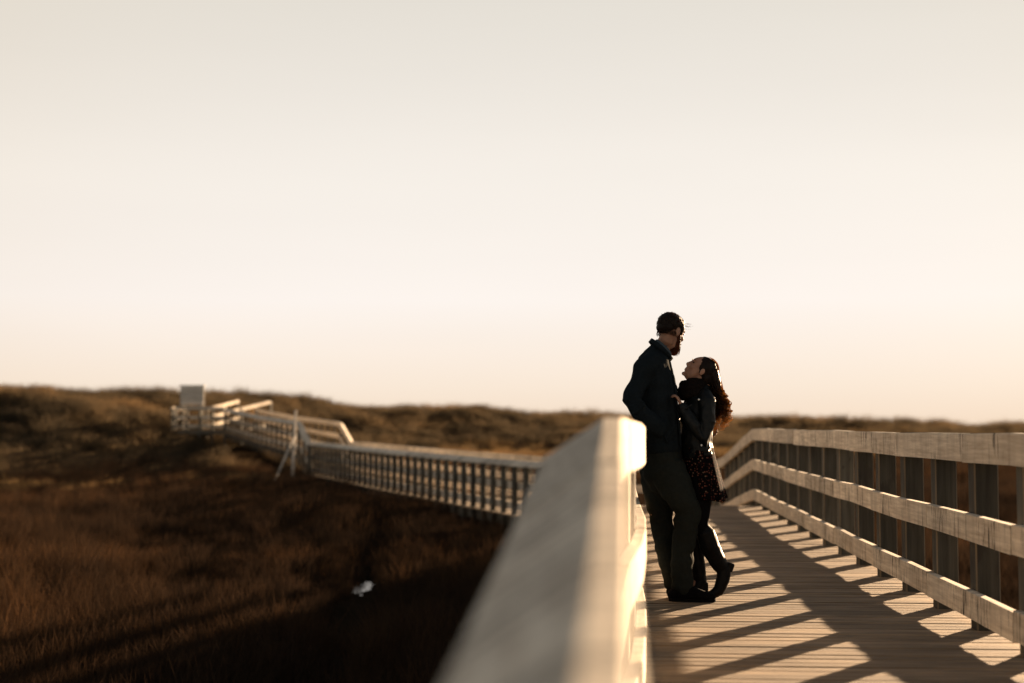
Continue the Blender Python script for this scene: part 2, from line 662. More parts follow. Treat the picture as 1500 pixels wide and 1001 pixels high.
LOWR = [(1.02, 29.55, -1.86), (0.1, 30.6, -1.85)] + offset_line(LOW, 1.4)[2:]
RMPR = offset_line(RMP, 1.4)
UPPR = offset_line(UPP, 1.4)
LOWR[-1] = RMPR[0]
UPPR[0] = RMPR[-1]
low_l = along(LOW, 0.71)
up_l = along(RMP, 0.93)[:-1] + along(UPP, 1.2)
low_r = along(LOWR, 0.71)
up_r = along(RMPR, 0.93)[:-1] + along(UPPR, 1.2)
railing('wooden_railing', low_l, -1, 'long low railing of the far boardwalk facing the dark marsh', bays=3, pm=slim_me)
railing('wooden_railing', low_r, 1, 'far boardwalk lower railing on the side of the dunes', bays=3, pm=slim_me)
railing('wooden_railing', up_l, -1, 'raised railing of the far boardwalk behind the braced pole', bays=3, pm=short_me)
railing('wooden_railing', up_r, 1, 'raised far boardwalk railing with a kinked end on the dune side', bays=3, pm=short_me)

# --- deck of the near bridge: single planks
deck = bmesh.new()
for X in (-0.12, 0.75, 1.45, 2.1):
    for y0, y1 in ((-1.0, 3.6), (3.6, 12.2), (12.2, 21.43), (21.43, 27.2)):
        beam(deck, (X, y0 + 0.01, CZ + zdeck(y0) - 0.17), (X, y1 - 0.01, CZ + zdeck(y1) - 0.17), 0.07, 0.23)
deck_o = from_bm('boardwalk', deck, [M['beam']])
tag(deck_o, 'striped plank deck of the bridge the couple stand on', kind='structure')
pl_bm = bmesh.new()
PITCHW = 0.126
box(pl_bm, (0, 0, 0), (2.46, PITCHW - 0.009, 0.038))
bmesh.ops.bevel(pl_bm, geom=[e for e in pl_bm.edges if abs(e.verts[0].co.x - e.verts[1].co.x) > 1], offset=0.006, segments=1, affect='EDGES')
pl_me = bpy.data.meshes.new('plank')
pl_bm.to_mesh(pl_me)
pl_bm.free()
pl_me.materials.append(M['plank'])
y = 0.4
while y < 27.0:
    o = bpy.data.objects.new('plank', pl_me)
    link(o, deck_o)
    sl = math.atan2(zdeck(y + 0.05) - zdeck(y - 0.05), 0.1)
    o.location = (0.99 + random.uniform(-0.012, 0.012), y, CZ + zdeck(y) - 0.019 + random.uniform(-0.0025, 0.0025))
    o.rotation_euler = (sl + random.uniform(-0.012, 0.012), random.uniform(-0.001, 0.001), random.uniform(-0.0018, 0.0018))
    y += PITCHW


def far_deck(left, right, label):
    bm = bmesh.new()
    L, Rr = along(left, 0.15), along(right, 0.15)
    n_ = min(len(L), len(Rr))
    for k in range(n_):
        a, b = Vector(L[k]), Vector(Rr[int(k * (len(Rr) - 1) / (n_ - 1))])
        e = (b - a).normalized() * 0.2
        up = Vector((0, 0, CZ - 0.02))
        beam(bm, a - e + up, b + e + up, 0.138, 0.038)
    o = from_bm('plank_surface', bm, [M['plank']])
    tag(o, kind='stuff')
    bm = bmesh.new()
    for w in (0.0, 1.0):
        for k in range(len(left) - 1):
            f = lambda i: Vector(left[i]).lerp(Vector(right[min(i, len(right) - 1)]), w) + Vector((0, 0, CZ - 0.16))
            beam(bm, f(k), f(k + 1), 0.07, 0.22)
    s = from_bm('boardwalk', bm, [M['beam']])
    tag(s, label, kind='structure')
    o.parent = s
    return s


far_deck([(0.14, 27.05, -1.72)] + LOW[1:], [(1.95, 27.1, -1.72)] + LOWR[1:], 'lower plank deck of the far boardwalk')
far_deck(RMP, RMPR, 'short ramp of the far boardwalk')
far_deck(UPP, UPPR, 'upper plank deck of the far boardwalk')

# --- end platform, notice board and the ramp over the dune
PF = at(255, 628, 72.5)
bm = bmesh.new()
pz = CZ + 0.02
for k in range(20):
    yy = 70.6 + k * 0.15
    beam(bm, (-22.5, yy, pz - 0.02), (-17.2, yy, pz - 0.02), 0.138, 0.038)
plat = from_bm('platform_planks', bm, [M['plank']])
tag(plat, kind='stuff')
bm = bmesh.new()
beam(bm, (-22.5, 70.52, pz - 0.14), (-17.2, 70.52, pz - 0.14), 0.05, 0.2)
beam(bm, (-22.5, 73.5, pz - 0.14), (-17.2, 73.5, pz - 0.14), 0.05, 0.2)
ps = from_bm('boardwalk', bm, [M['beam']])
tag(ps, 'square lookout platform at the end of the far boardwalk', kind='structure')
plat.parent = ps
railing('wooden_railing', [(-22.45, 73.2, 0.02), (-22.45, 72.3, 0.02), (-22.45, 71.4, 0.02), (-22.45, 70.7, 0.02)], 1, 'short end railing closing the lookout platform near the notice board', pm=slim_me)
railing('wooden_railing', [(-22.35, 70.62, 0.02), (-21.7, 70.62, 0.02), (-21.05, 70.62, 0.02), (-20.4, 70.62, 0.02), (-19.75, 70.62, 0.02)], 1, 'front railing of the lookout platform below the notice board', pm=slim_me)
stair_l = [(-21.3, 72.9, 0.02), (-20.95, 74.6, 0.25), (-20.6, 76.3, 0.50)]
stair_r = [(-19.65, 72.9, 0.0), (-19.3, 74.6, 0.22), (-18.95, 76.3, 0.44)]
far_deck(stair_l, stair_r, 'ramp climbing from the lookout platform over the dune')
railing('wooden_railing', stair_l, -1, 'bright sunlit ramp railing beside the notice board', pm=slim_me)
railing('wooden_railing', stair_r, 1, 'bright sunlit ramp railing above the upper boardwalk railing', pm=slim_me, low=False)
nb = empty('notice_board', at(282, 628, 72.2))
tag(nb, 'grey wooden notice board of three broad boards on two posts', 'notice board')
tl, br = at(265, 566, 72.2), at(300, 594, 72.2)
H = (tl.z - br.z) / 3
for k in range(3):
    bm = bmesh.new()
    box(bm, ((tl.x + br.x) / 2, tl.y - 0.05, tl.z - H * (k + 0.5)), (br.x - tl.x, 0.045, H - 0.02))
    from_bm('board', bm, [M['oldgrey']], nb)
bm = bmesh.new()
box(bm, ((tl.x + br.x) / 2, tl.y - 0.02, tl.z + 0.03), (br.x - tl.x + 0.1, 0.2, 0.05))
from_bm('cap', bm, [M['oldgrey']], nb)
for X in (tl.x + 0.12, br.x - 0.12):
    bm = bmesh.new()
    box(bm, (X, tl.y + 0.025, (tl.z + nb.location.z) / 2 - 0.15), (0.11, 0.1, tl.z - nb.location.z + 0.2))
    from_bm('post', bm, [M['post']], nb)

# --- braced pole in the marsh
pole = empty('braced_pole', at(430, 708, 49.5))
pole.location.z = CZ + ground_z(pole.location.x, pole.location.y)
tag(pole, 'leaning grey pole propped by a slanted brace in the marsh', 'pole')
bm = bmesh.new()
tp = at(433, 601, 49.5)
ft = at(428, 712, 49.5)
rings = []
for k in range(9):
    c = ft.lerp(tp, k / 8) + Vector((0.012 * math.sin(k * 1.7), 0, -0.1 if k == 0 else 0))
    r = 0.058 - 0.016 * k / 8
    rings.append([bm.verts.new(c + Vector((r * math.cos(a), r * math.sin(a), 0))) for a in [i * math.pi / 4 for i in range(8)]])
for a, b in zip(rings, rings[1:]):
    for k in range(8):
        bm.faces.new((a[k], a[(k + 1) % 8], b[(k + 1) % 8], b[k]))
bm.faces.new(rings[-1])
bm.faces.new(rings[0][::-1])
from_bm('pole', bm, [M['oldgrey']], pole)
bm = bmesh.new()
beam(bm, at(399, 713, 48.9), at(431, 640, 49.4), 0.055, 0.085, Vector((0, 1, 0)))
from_bm('brace', bm, [M['oldgrey']], pole)

# ------------------------------------------------------------------ people
FD0 = 9.72                                   # distance of the couple
DEP = FWD.copy()                             # away from the viewpoint
UP = Vector((0, 0, 1))


def W(px, py, dep=0.0):
    """a point of a figure: photograph pixel at the couple's distance, moved 'dep' metres away"""
    return at(px, py, FD0) + DEP * dep


def tube(bm, pts, rad, ref=None, n=16):
    """closed tapering limb through pts; rad = (in-plane radius, depth radius) per point"""
    ref = ref or DEP
    rings = []
    L = len(pts)
    rad = [r if isinstance(r, tuple) else (r, r) for r in rad]
    T = []
    for i in range(L):
        T.append((pts[min(i + 1, L - 1)] - pts[max(i - 1, 0)]).normalized())
    seq = []
    t0, tn = T[0], T[-1]
    r0, rn = min(rad[0]), min(rad[-1])
    seq.append((pts[0] - t0 * r0 * 0.75, T[0], 0.55, rad[0]))
    for i in range(L):
        seq.append((pts[i], T[i], 1.0, rad[i]))
    seq.append((pts[-1] + tn * rn * 0.75, tn, 0.55, rad[-1]))
    for c, t, s, (ra, rb) in seq:
        a = (ref - t * ref.dot(t)).normalized()
        b = t.cross(a)
        rings.append([bm.verts.new(c + b * (ra * s * math.cos(q)) + a * (rb * s * math.sin(q))) for q in [k * 2 * math.pi / n for k in range(n)]])
    for A, B in zip(rings, rings[1:]):
        for k in range(n):
            bm.faces.new((A[k], A[(k + 1) % n], B[(k + 1) % n], B[k]))
    p0 = bm.verts.new(pts[0] - t0 * r0)
    p1 = bm.verts.new(pts[-1] + tn * rn)
    for k in range(n):
        bm.faces.new((rings[0][(k + 1) % n], rings[0][k], p0))
        bm.faces.new((rings[-1][k], rings[-1][(k + 1) % n], p1))


def ell(bm, c, r, frame=None):
    m = Matrix.Translation(c) @ ((frame or Matrix.Identity(3)).to_4x4()) @ Matrix.Diagonal((*r, 1))
    bmesh.ops.create_uvsphere(bm, u_segments=20, v_segments=12, radius=1, matrix=m)


def smooth_union(bm, voxel, it=3):
    """one continuous surface out of overlapping closed volumes"""
    me = bpy.data.meshes.new('tmp')
    bmesh.ops.recalc_face_normals(bm, faces=bm.faces)
    bm.to_mesh(me)
    bm.free()
    o = bpy.data.objects.new('tmp', me)
    COL.objects.link(o)
    md = o.modifiers.new('r', 'REMESH')
    md.mode = 'VOXEL'
    md.voxel_size = voxel
    md.use_smooth_shade = True
    s = o.modifiers.new('s', 'SMOOTH')
    s.factor = 0.5
    s.iterations = it
    dg = bpy.context.evaluated_depsgraph_get()
    out = bpy.data.meshes.new_from_object(o.evaluated_get(dg))
    bpy.data.objects.remove(o)
    bpy.data.meshes.remove(me)
    out.polygons.foreach_set('use_smooth', [True] * len(out.polygons))
    return out


def rumple(me, amp, scale, seed=0, stretch=(1, 1, 1)):
    """cloth folds: push vertices along their normals by noise"""
    n_ = len(me.vertices)
    co = np.empty(n_ * 3)
    me.vertices.foreach_get('co', co)
    co = co.reshape(-1, 3)
    no = np.empty(n_ * 3)
    me.vertex_normals.foreach_get('vector', no)
    no = no.reshape(-1, 3)
    d = np.array([noise.noise((p[0] * scale * stretch[0] + seed, p[1] * scale * stretch[1], p[2] * scale * stretch[2])) + 0.5 * noise.noise((p[0] * scale * 2.3 + seed, p[1] * scale * 2.3, p[2] * scale * 2.3)) for p in co])
    co += no * (d * amp)[:, None]
    me.vertices.foreach_set('co', co.ravel())
    me.update()


def cloth(name, bm, voxel, mat, parent, amp=0.006, scale=9, seed=0, it=3, stretch=(1, 1, 1)):
    me = smooth_union(bm, voxel, it)
    if amp:
        rumple(me, amp, scale, seed, stretch)
    return mesh_obj(name, me, [mat], parent)


def head_frame(yaw_away, pitch, roll=0.0, face=1):
    """columns: forward, left, up of a head looking along +picture-right (face=1) or left (-1)"""
    f = RGT * (face * math.cos(yaw_away)) + DEP * math.sin(yaw_away)
    f = f * math.cos(pitch) + UP * math.sin(pitch)
    l = UP.cross(f).normalized()
    u = f.cross(l)
    if roll:
        l, u = l * math.cos(roll) + u * math.sin(roll), u * math.cos(roll) - l * math.sin(roll)
    return Matrix((f, l, u)).transposed()


def add_head(bm, c, fr, s=1.0, female=False):
    def e(p, r):
        ell(bm, c + fr @ (Vector(p) * s), Vector(r) * s, fr)
    e((-0.014, 0, 0.036), (0.097, 0.074, 0.085))
    e((0.018, 0, 0.028), (0.072, 0.066, 0.070))
    e((0.030, 0, -0.035), (0.056, 0.058, 0.078))
    j = 0.88 if female else 1.0
    e((0.042, 0, -0.076), (0.040 * j, 0.044 * j, 0.033))
    e((0.073, 0, -0.095), (0.017, 0.020 * j, 0.015))
    for sgn in (-1, 1):
        e((0.070, sgn * 0.028, 0.033), (0.020, 0.025, 0.009))
        e((0.060, sgn * 0.040, -0.022), (0.022, 0.020, 0.020))
        e((-0.012, sgn * 0.076, -0.004), (0.019, 0.007, 0.031))
        e((0.090, sgn * 0.010, -0.026), (0.012, 0.008, 0.007))
    tube(bm, [c + fr @ (Vector(q) * s) for q in ((0.080, 0, 0.026), (0.093, 0, 0.0), (0.103, 0, -0.020))], [0.009 * s, 0.0105 * s, 0.0105 * s], fr @ Vector((0, 1, 0)), 10)
    e((0.078, 0, -0.012), (0.022, 0.013, 0.034))
    e((0.066, 0, -0.045), (0.025, 0.032, 0.036))
    e((0.083, 0, -0.052), (0.011, 0.021, 0.0065))
    e((0.081, 0, -0.064), (0.011, 0.018, 0.0065))


def add_hand(bm, wrist, d, nrm, curl=0.9, s=1.0, spread=0.1, thumb=1):
    """palm, four unequal curled fingers and a thumb leaving the side of the palm"""
    d, nrm = d.normalized(), (nrm - d * nrm.dot(d)).normalized()
    side = d.cross(nrm)
    tube(bm, [wrist - d * 0.03 * s, wrist + d * 0.02 * s, wrist + d * 0.05 * s, wrist + d * 0.085 * s], [(0.028 * s, 0.02 * s), (0.032 * s, 0.018 * s), (0.040 * s, 0.016 * s), (0.040 * s, 0.013 * s)], nrm, 12)
    for k, ln in enumerate((0.072, 0.082, 0.076, 0.060)):
        off = (k - 1.5) * 0.0195 * s * thumb
        p = wrist + d * 0.082 * s - side * off
        a, pts = 0.0, []
        pts.append(p.copy())
        for seg, w in enumerate((0.45, 0.31, 0.24)):
            a += curl * (0.55 + 0.35 * seg)
            p = p + (d * math.cos(a) + nrm * math.sin(a) - side * (off * spread)) * (ln * w * s)
            pts.append(p.copy())
        tube(bm, pts, [0.0092 * s, 0.0088 * s, 0.0082 * s, 0.0068 * s], side, 8)
    p = wrist + d * 0.03 * s + side * (0.030 * s * thumb)
    pts = [p.copy()]
    for w, a in ((0.034, 0.9), (0.028, 0.45), (0.022, 0.1)):
        p = p + (d * math.cos(a) + side * (math.sin(a) * thumb) + nrm * 0.45).normalized() * (w * s)
        pts.append(p.copy())
    tube(bm, pts, [0.0125 * s, 0.0105 * s, 0.0095 * s, 0.008 * s], nrm, 8)


def strands(bm, roots, n=3):
    """thin tapering hairs: list of (points, radius)"""
    for pts, r in roots:
        prev = None
        L = len(pts)
        for i, p in enumerate(pts):
            t = (pts[min(i + 1, L - 1)] - pts[max(i - 1, 0)])
            if t.length < 1e-7:
                t = UP.copy()
            t.normalize()
            a = t.orthogonal().normalized()
            b = t.cross(a)
            rr = r * (1 - 0.75 * (i / (L - 1)) ** 2)
            ring = [bm.verts.new(p + (a * math.cos(q) + b * math.sin(q)) * rr) for q in [k * 2 * math.pi / n for k in range(n)]]
            if prev:
                for k in range(n):
                    bm.faces.new((prev[k], prev[(k + 1) % n], ring[(k + 1) % n], ring[k]))
            prev = ring


def hair_mat(name, col, glow, trans):
    m = bpy.data.materials.new(name)
    m.use_nodes = True
    nt = m.node_tree
    nt.nodes.clear()
    tc = N(nt, 'ShaderNodeTexCoord')
    n = noise_tex(nt, tc.outputs['Object'], 90, 3)
    c = ramp_node(nt, n, ((0.3, tuple(x * 0.6 for x in col)), (0.7, tuple(x * 1.5 for x in col))))
    p = N(nt, 'ShaderNodeBsdfPrincipled')
    nt.links.new(c, p.inputs['Base Color'])
    p.inputs['Roughness'].default_value = 0.5
    p.inputs['Specular IOR Level'].default_value = 0.1
    t = N(nt, 'ShaderNodeBsdfTranslucent')
    t.inputs[0].default_value = (*glow, 1)
    mx = N(nt, 'ShaderNodeMixShader')
    mx.inputs[0].default_value = trans
    nt.links.new(p.outputs[0], mx.inputs[1])
    nt.links.new(t.outputs[0], mx.inputs[2])
    o = N(nt, 'ShaderNodeOutputMaterial')
    nt.links.new(mx.outputs[0], o.inputs[0])
    return m


def skin_mat():
    m, nt, p = new_mat('skin')
    tc = N(nt, 'ShaderNodeTexCoord')
    n = noise_tex(nt, tc.outputs['Object'], 25, 4)
    nt.links.new(ramp_node(nt, n, ((0.3, (0.27, 0.145, 0.10)), (0.7, (0.36, 0.21, 0.145)))), p.inputs['Base Color'])
    p.inputs['Roughness'].default_value = 0.6
    p.inputs['Specular IOR Level'].default_value = 0.12
    p.inputs['Subsurface Weight'].default_value = 0.12
    p.inputs['Subsurface Radius'].default_value = (0.012, 0.005, 0.003)
    p.inputs['Subsurface Scale'].default_value = 0.5
    return m


M['skin'] = skin_mat()
M['navy'] = plain('dark_navy_canvas', (0.0115, 0.0155, 0.0185), 0.95, 0.02, 0.15, 60, 0.15, 45)
M['shirt'] = plain('grey_blue_shirt', (0.055, 0.07, 0.08), 0.85, 0.2, 0.2, 80)
M['trouser'] = plain('dark_olive_trousers', (0.018, 0.0205, 0.0178), 0.9, 0.04, 0.12, 50, 0.12, 60)
M['shoe'] = plain('black_suede', (0.004, 0.004, 0.0045), 0.85, 0.06, 0.3, 60)
M['leather'] = plain('black_leather', (0.005, 0.0065, 0.007), 0.48, 0.16, 0.3, 40, 0.2, 22)
M['scarf'] = plain('dark_brown_knit', (0.010, 0.0075, 0.0065), 0.95, 0.03, 0.35, 120, 0.8, 130)
M['tights'] = plain('black_tights', (0.003, 0.003, 0.0035), 0.8, 0.06, 0.2, 50)
M['boot'] = plain('black_boot_leather', (0.0035, 0.0035, 0.004), 0.5, 0.12, 0.3, 30, 0.1, 25)
M['hair_m'] = hair_mat('short_brown_hair', (0.016, 0.009, 0.0055), (0.45, 0.20, 0.07), 0.28)
M['hair_f'] = hair_mat('long_dark_brown_hair', (0.010, 0.0055, 0.0035), (1.0, 0.58, 0.22), 0.30)
M['hair_core'] = hair_mat('dark_hair_mass', (0.010, 0.006, 0.004), (0.3, 0.12, 0.04), 0.04)
M['eye'] = plain('eye', (0.02, 0.015, 0.012), 0.2, 0.5, 0.2, 40)
M['stud'] = plain('metal_stud', (0.75, 0.75, 0.72), 0.25, 0.6, 0.1, 40)
md_, nt_, p_ = new_mat('floral_skirt_fabric')
tc_ = N(nt_, 'ShaderNodeTexCoord')
vo = N(nt_, 'ShaderNodeTexVoronoi')
vo.inputs['Scale'].default_value = 62
nt_.links.new(tc_.outputs['Object'], vo.inputs['Vector'])
spots = ramp_node(nt_, vo.outputs['Distance'], ((0.26, (1, 1, 1)), (0.42, (0, 0, 0))))
sepc = N(nt_, 'ShaderNodeSeparateColor')
nt_.links.new(vo.outputs['Color'], sepc.inputs[0])
pet = ramp_node(nt_, sepc.outputs[0], ((0.15, (0.006, 0.005, 0.006)), (0.4, (0.085, 0.024, 0.018)), (0.7, (0.16, 0.065, 0.047)), (0.95, (0.15, 0.10, 0.068))))
nt_.links.new(mixc(nt_, spots, (0.0035, 0.0028, 0.0032), pet), p_.inputs['Base Color'])
p_.inputs['Roughness'].default_value = 0.95
p_.inputs['Specular IOR Level'].default_value = 0.03
M['skirt'] = md_

deckz = CZ + zdeck(9.6)

# ------------------------------------------------ the man
man = empty('person', (W(1000, 876).x, W(1000, 876).y, deckz))
tag(man, 'tall bearded man in a dark jacket leaning back on the railing, hand in pocket', 'person')
HM = W(983, 487.5, 0.0)
FM = head_frame(R(41), R(-19), 0.0, 1)
# joints
mj = dict(rs=W(943, 538, -0.185), re=W(921, 587, -0.225), rw=W(953, 624, -0.19), ls=W(951, 536, 0.19), le=W(975, 600, 0.30), lw=W(1026, 628, 0.235),
          rh=W(974, 690, -0.10), rk=W(1005, 748, -0.13), ra=W(997, 850, -0.11), lh=W(960, 692, 0.09), lk=W(969, 768, 0.07), la=W(985, 850, 0.06))
bm = bmesh.new()
add_head(bm, HM, FM, 1.04)
tube(bm, [HM + FM @ Vector((-0.018, 0, -0.05)), W(973, 504, 0.005), W(964, 524, 0.01), W(962, 545, 0.0)], [0.056, 0.054, 0.055, 0.06])
tube(bm, [W(962, 545), W(959, 560), W(961, 590), W(967, 640), W(970, 690)], [(0.06, 0.12), (0.08, 0.15), (0.09, 0.15), (0.095, 0.14), (0.12, 0.15)])
tube(bm, [mj['rs'], mj['re'], mj['rw'], W(956, 628, -0.13)], [0.05, 0.042, 0.03, 0.028])
tube(bm, [mj['ls'], mj['le'], mj['lw']], [0.05, 0.042, 0.03])
add_hand(bm, W(956, 628, -0.125), RGT * 0.5 - UP * 0.8 + DEP * 0.15, -RGT, 0.35, 1.0, thumb=1)
add_hand(bm, W(1028, 628, 0.23), RGT * 0.8 + DEP * -0.4 - UP * 0.2, -DEP, 0.4, 1.05, thumb=-1)
for s_, a_ in (('r', -0.11), ('l', 0.06)):
    tube(bm, [mj[s_ + 'h'], mj[s_ + 'k'], mj[s_ + 'a']], [0.085, 0.058, 0.022])
tube(bm, [W(994, 866, -0.11), W(1022, 870, -0.13)], [0.024, 0.018])
tube(bm, [W(989, 866, 0.06), W(1008, 869, 0.09)], [0.024, 0.018])
mesh_obj('body', smooth_union(bm, 0.0052, 2), [M['skin']], man)

# jacket: torso, both sleeves, stand-up collar, hem
bm = bmesh.new()
tube(bm, [W(968, 516, 0.0), W(961, 533, 0.0), W(957, 552, 0.0), W(960, 590, 0.0), W(965, 630, 0.0), W(969, 656, 0.0)],
     [(0.062, 0.10), (0.100, 0.185), (0.128, 0.205), (0.140, 0.19), (0.136, 0.175), (0.142, 0.175)])
tube(bm, [W(954, 529, -0.12), mj['rs'], W(932, 562, -0.21), mj['re'], W(935, 606, -0.225), W(952, 620, -0.205), W(963, 629, -0.165)], [0.072, 0.078, 0.070, 0.066, 0.060, 0.058, 0.06])
tube(bm, [W(972, 528, 0), W(976, 545, 0), W(980, 570, 0), W(984, 610, 0), W(986, 650, 0)], [(0.030, 0.11), (0.045, 0.15), (0.050, 0.16), (0.052, 0.15), (0.052, 0.14)])
tube(bm, [W(961, 509, 0.0), W(953, 521, 0.0), W(947, 536, 0.0)], [(0.034, 0.075), (0.052, 0.13), (0.075, 0.16)])
tube(bm, [W(952, 527, 0.14), mj['ls'], mj['le'], W(1005, 618, 0.285), mj['lw']], [0.07, 0.076, 0.064, 0.054, 0.046])
for t_ in range(7):                                         # soft folds at the bent elbow
    a = t_ / 6
    tube(bm, [W(916 + 6 * a, 574 + 5.5 * t_, -0.282), W(934 + 5 * a, 589 + 7 * a, -0.292)], [0.010, 0.006], n=8)
jk = cloth('jacket', bm, 0.007, M['navy'], man, 0.011, 9, 2, 3, (1, 1, 1.5))


def collar(name, c, rx, ry, hgt, mat, gap, flare=0.0, thick=0.010):
    """standing collar: a tilted open band round the neck, high at the nape"""
    A = (RGT * 0.74 - UP * 0.67)
    Nn = (RGT * 0.67 + UP * 0.74)
    bm = bmesh.new()
    rings = []
    for k in range(33):
        a = gap + (2 * math.pi - 2 * gap) * k / 32
        d = A * math.cos(a) + DEP * math.sin(a)
        low = c + A * (rx * math.cos(a)) + DEP * (ry * math.sin(a))
        top = c + A * ((rx + flare) * math.cos(a)) + DEP * ((ry + flare) * math.sin(a)) + Nn * hgt * (1 - 0.25 * max(0, math.cos(a)))
        rings.append((bm.verts.new(low + d * thick), bm.verts.new(top + d * thick * 0.7), bm.verts.new(top - d * thick * 0.4), bm.verts.new(low - d * thick * 0.6)))
    for A_, B_ in zip(rings, rings[1:]):
        for k in range(4):
            bm.faces.new((A_[k], A_[(k + 1) % 4], B_[(k + 1) % 4], B_[k]))
    bm.faces.new(rings[0])
    bm.faces.new(rings[-1][::-1])
    return from_bm(name, bm, [mat], man, True)


collar('jacket_collar', W(966.5, 515.5, 0.0), 0.094, 0.098, 0.030, M['navy'], 0.35, 0.004)
collar('shirt_collar', W(969, 513, 0.0), 0.078, 0.078, 0.034, M['shirt'], 0.25, -0.010, 0.007)
bm = bmesh.new()                                            # pocket flap and front edge of the jacket
tube(bm, [W(978, 529, -0.115), W(984, 560, -0.15), W(990, 610, -0.145), W(994, 652, -0.13)], [0.008, 0.007, 0.007, 0.008], n=8)
tube(bm, [W(958, 618, -0.195), W(968, 634, -0.185), W(974, 648, -0.178)], [0.009, 0.009, 0.009], n=8)
cloth('jacket_trim', bm, 0.004, M['navy'], jk, 0, it=1)
bm = bmesh.new()                                            # ribbed hem band
tube(bm, [W(968, 651, 0.0), W(969.5, 661, 0.0)], [(0.146, 0.178), (0.143, 0.175)])
cloth('jacket_hem', bm, 0.007, M['navy'], jk, 0.003, 30, 1, 1)

bm = bmesh.new()
tube(bm, [W(969, 652, 0), W(969, 675, 0), W(969, 697, 0)], [(0.13, 0.165), (0.148, 0.175), (0.135, 0.17)])
tube(bm, [W(974, 686, -0.095), W(988, 716, -0.115), mj['rk'], W(1000, 775, -0.13), W(997, 805, -0.12), W(996, 830, -0.115), W(997, 857, -0.11)],
     [(0.125, 0.10), (0.116, 0.10), (0.093, 0.088), (0.083, 0.082), (0.077, 0.078), (0.074, 0.075), (0.076, 0.077)])
tube(bm, [W(962, 688, 0.085), W(965, 720, 0.09), W(971, 762, 0.075), W(974, 800, 0.07), W(983, 834, 0.06), W(988, 860, 0.06)],
     [(0.115, 0.10), (0.098, 0.095), (0.078, 0.08), (0.070, 0.075), (0.065, 0.07), (0.066, 0.07)])
cloth('trousers', bm, 0.007, M['trouser'], man, 0.011, 8, 7, 3, (1, 1, 2.2))


def shoe(px, dep, toe_px, toe_dep, s=1.0):
    bm = bmesh.new()
    h, t = W(px, 869, dep), W(toe_px, 873, toe_dep)
    ax = (t - h)
    z0 = deckz
    def pt(f, hh):
        q = h + ax * f
        return Vector((q.x, q.y, z0 + hh))
    sd_ = Vector((ax.y, -ax.x, 0)).normalized()
    tube(bm, [pt(-0.02, 0.045), pt(0.2, 0.05), pt(0.5, 0.045), pt(0.8, 0.036), pt(0.97, 0.03)], [(0.042, 0.036), (0.047, 0.037), (0.043, 0.044), (0.034, 0.047), (0.027, 0.036)], sd_)
    tube(bm, [pt(0.16, 0.05), pt(0.2, 0.12)], [0.052, 0.05], sd_)
    tube(bm, [pt(0.3, 0.09), pt(0.55, 0.065), pt(0.85, 0.045)], [(0.03, 0.04), (0.03, 0.04), (0.02, 0.035)], sd_)
    return bm, pt, sd_


for px, dep, tpx, tdep in ((983, -0.11, 1040, -0.16), (985, 0.06, 1020, 0.12)):
    bm, pt, sd_ = shoe(px, dep, tpx, tdep)
    so = cloth('shoe', bm, 0.006, M['shoe'], man, 0.001, 20, 3, 2)
    bm = bmesh.new()
    n_ = 14
    out = []
    for k in range(n_ * 2):
        f = k / (n_ - 1) if k < n_ else (2 * n_ - 1 - k) / (n_ - 1)
        sg = 1 if k < n_ else -1
        wd = 0.036 + 0.012 * math.sin(f * math.pi) if 0 < f < 1 else 0.02
        out.append(pt(-0.1 + f * 1.16, 0.0) + sd_ * (sg * wd))
    lo_ = [bm.verts.new(q + UP * 0.003) for q in out]
    hi_ = [bm.verts.new(q + UP * 0.02) for q in out]
    bm.faces.new(lo_[::-1])
    bm.faces.new(hi_)
    for k in range(len(out)):
        bm.faces.new((lo_[k], lo_[(k + 1) % len(out)], hi_[(k + 1) % len(out)], hi_[k]))
    from_bm('sole', bm, [M['shoe']], so)

# hair, beard, eyes
def hp(p, s=1.04):
    return HM + FM @ (Vector(p) * s)


bm = bmesh.new()
ell(bm, hp((-0.018, 0, 0.046)), Vector((0.107, 0.083, 0.087)), FM)
ell(bm, hp((0.026, 0, 0.082)), Vector((0.062, 0.060, 0.042)), FM)
ell(bm, hp((-0.066, 0, 0.010)), Vector((0.048, 0.068, 0.046)), FM)
for sg in (-1, 1):
    ell(bm, hp((0.024, sg * 0.066, 0.028)), Vector((0.020, 0.014, 0.044)), FM)
hair = cloth('hair', bm, 0.004, M['hair_m'], man, 0.003, 55, 5, 1)
hair.data.materials[0] = M['hair_core']
bm = bmesh.new()
st = []
for k in range(420):
    th, ph = random.uniform(-math.pi, math.pi), random.uniform(0.05, 1.75)
    n_ = Vector((math.sin(ph) * math.cos(th), math.sin(ph) * math.sin(th), math.cos(ph)))
    if n_.x > 0.55 and n_.z < 0.55:
        continue
    p0 = hp((-0.018 + n_.x * 0.100, n_.y * 0.078, 0.044 + n_.z * 0.082))
    front = max(0.0, n_.x)
    tg = Vector((0.9, 0.35 * n_.y, -0.75 * (1 - n_.z)))
    tg = tg - n_ * tg.dot(n_)
    dirv = FM @ (tg.normalized() + n_ * 0.22)
    ln = random.uniform(0.014, 0.026) + 0.02 * front * random.random()
    pts_ = [p0 + dirv.normalized() * (ln * q) for q in (0, 0.35, 0.7, 1.0)]
    st.append((pts_, random.uniform(0.0011, 0.0019)))
for k in range(260):                                        # short hairs fading down the nape and temples
    a = random.uniform(-2.0, 2.0)
    n_ = Vector((-math.cos(a), math.sin(a), 0))
    p0 = hp((-0.030 + n_.x * 0.066, n_.y * 0.066, random.uniform(-0.03, 0.0)))
    st.append(([p0, p0 + FM @ Vector((0.004 * n_.x, 0.004 * n_.y, -0.008)), p0 + FM @ Vector((0.004 * n_.x, 0.003 * n_.y, -0.018))], random.uniform(0.0010, 0.0016)))
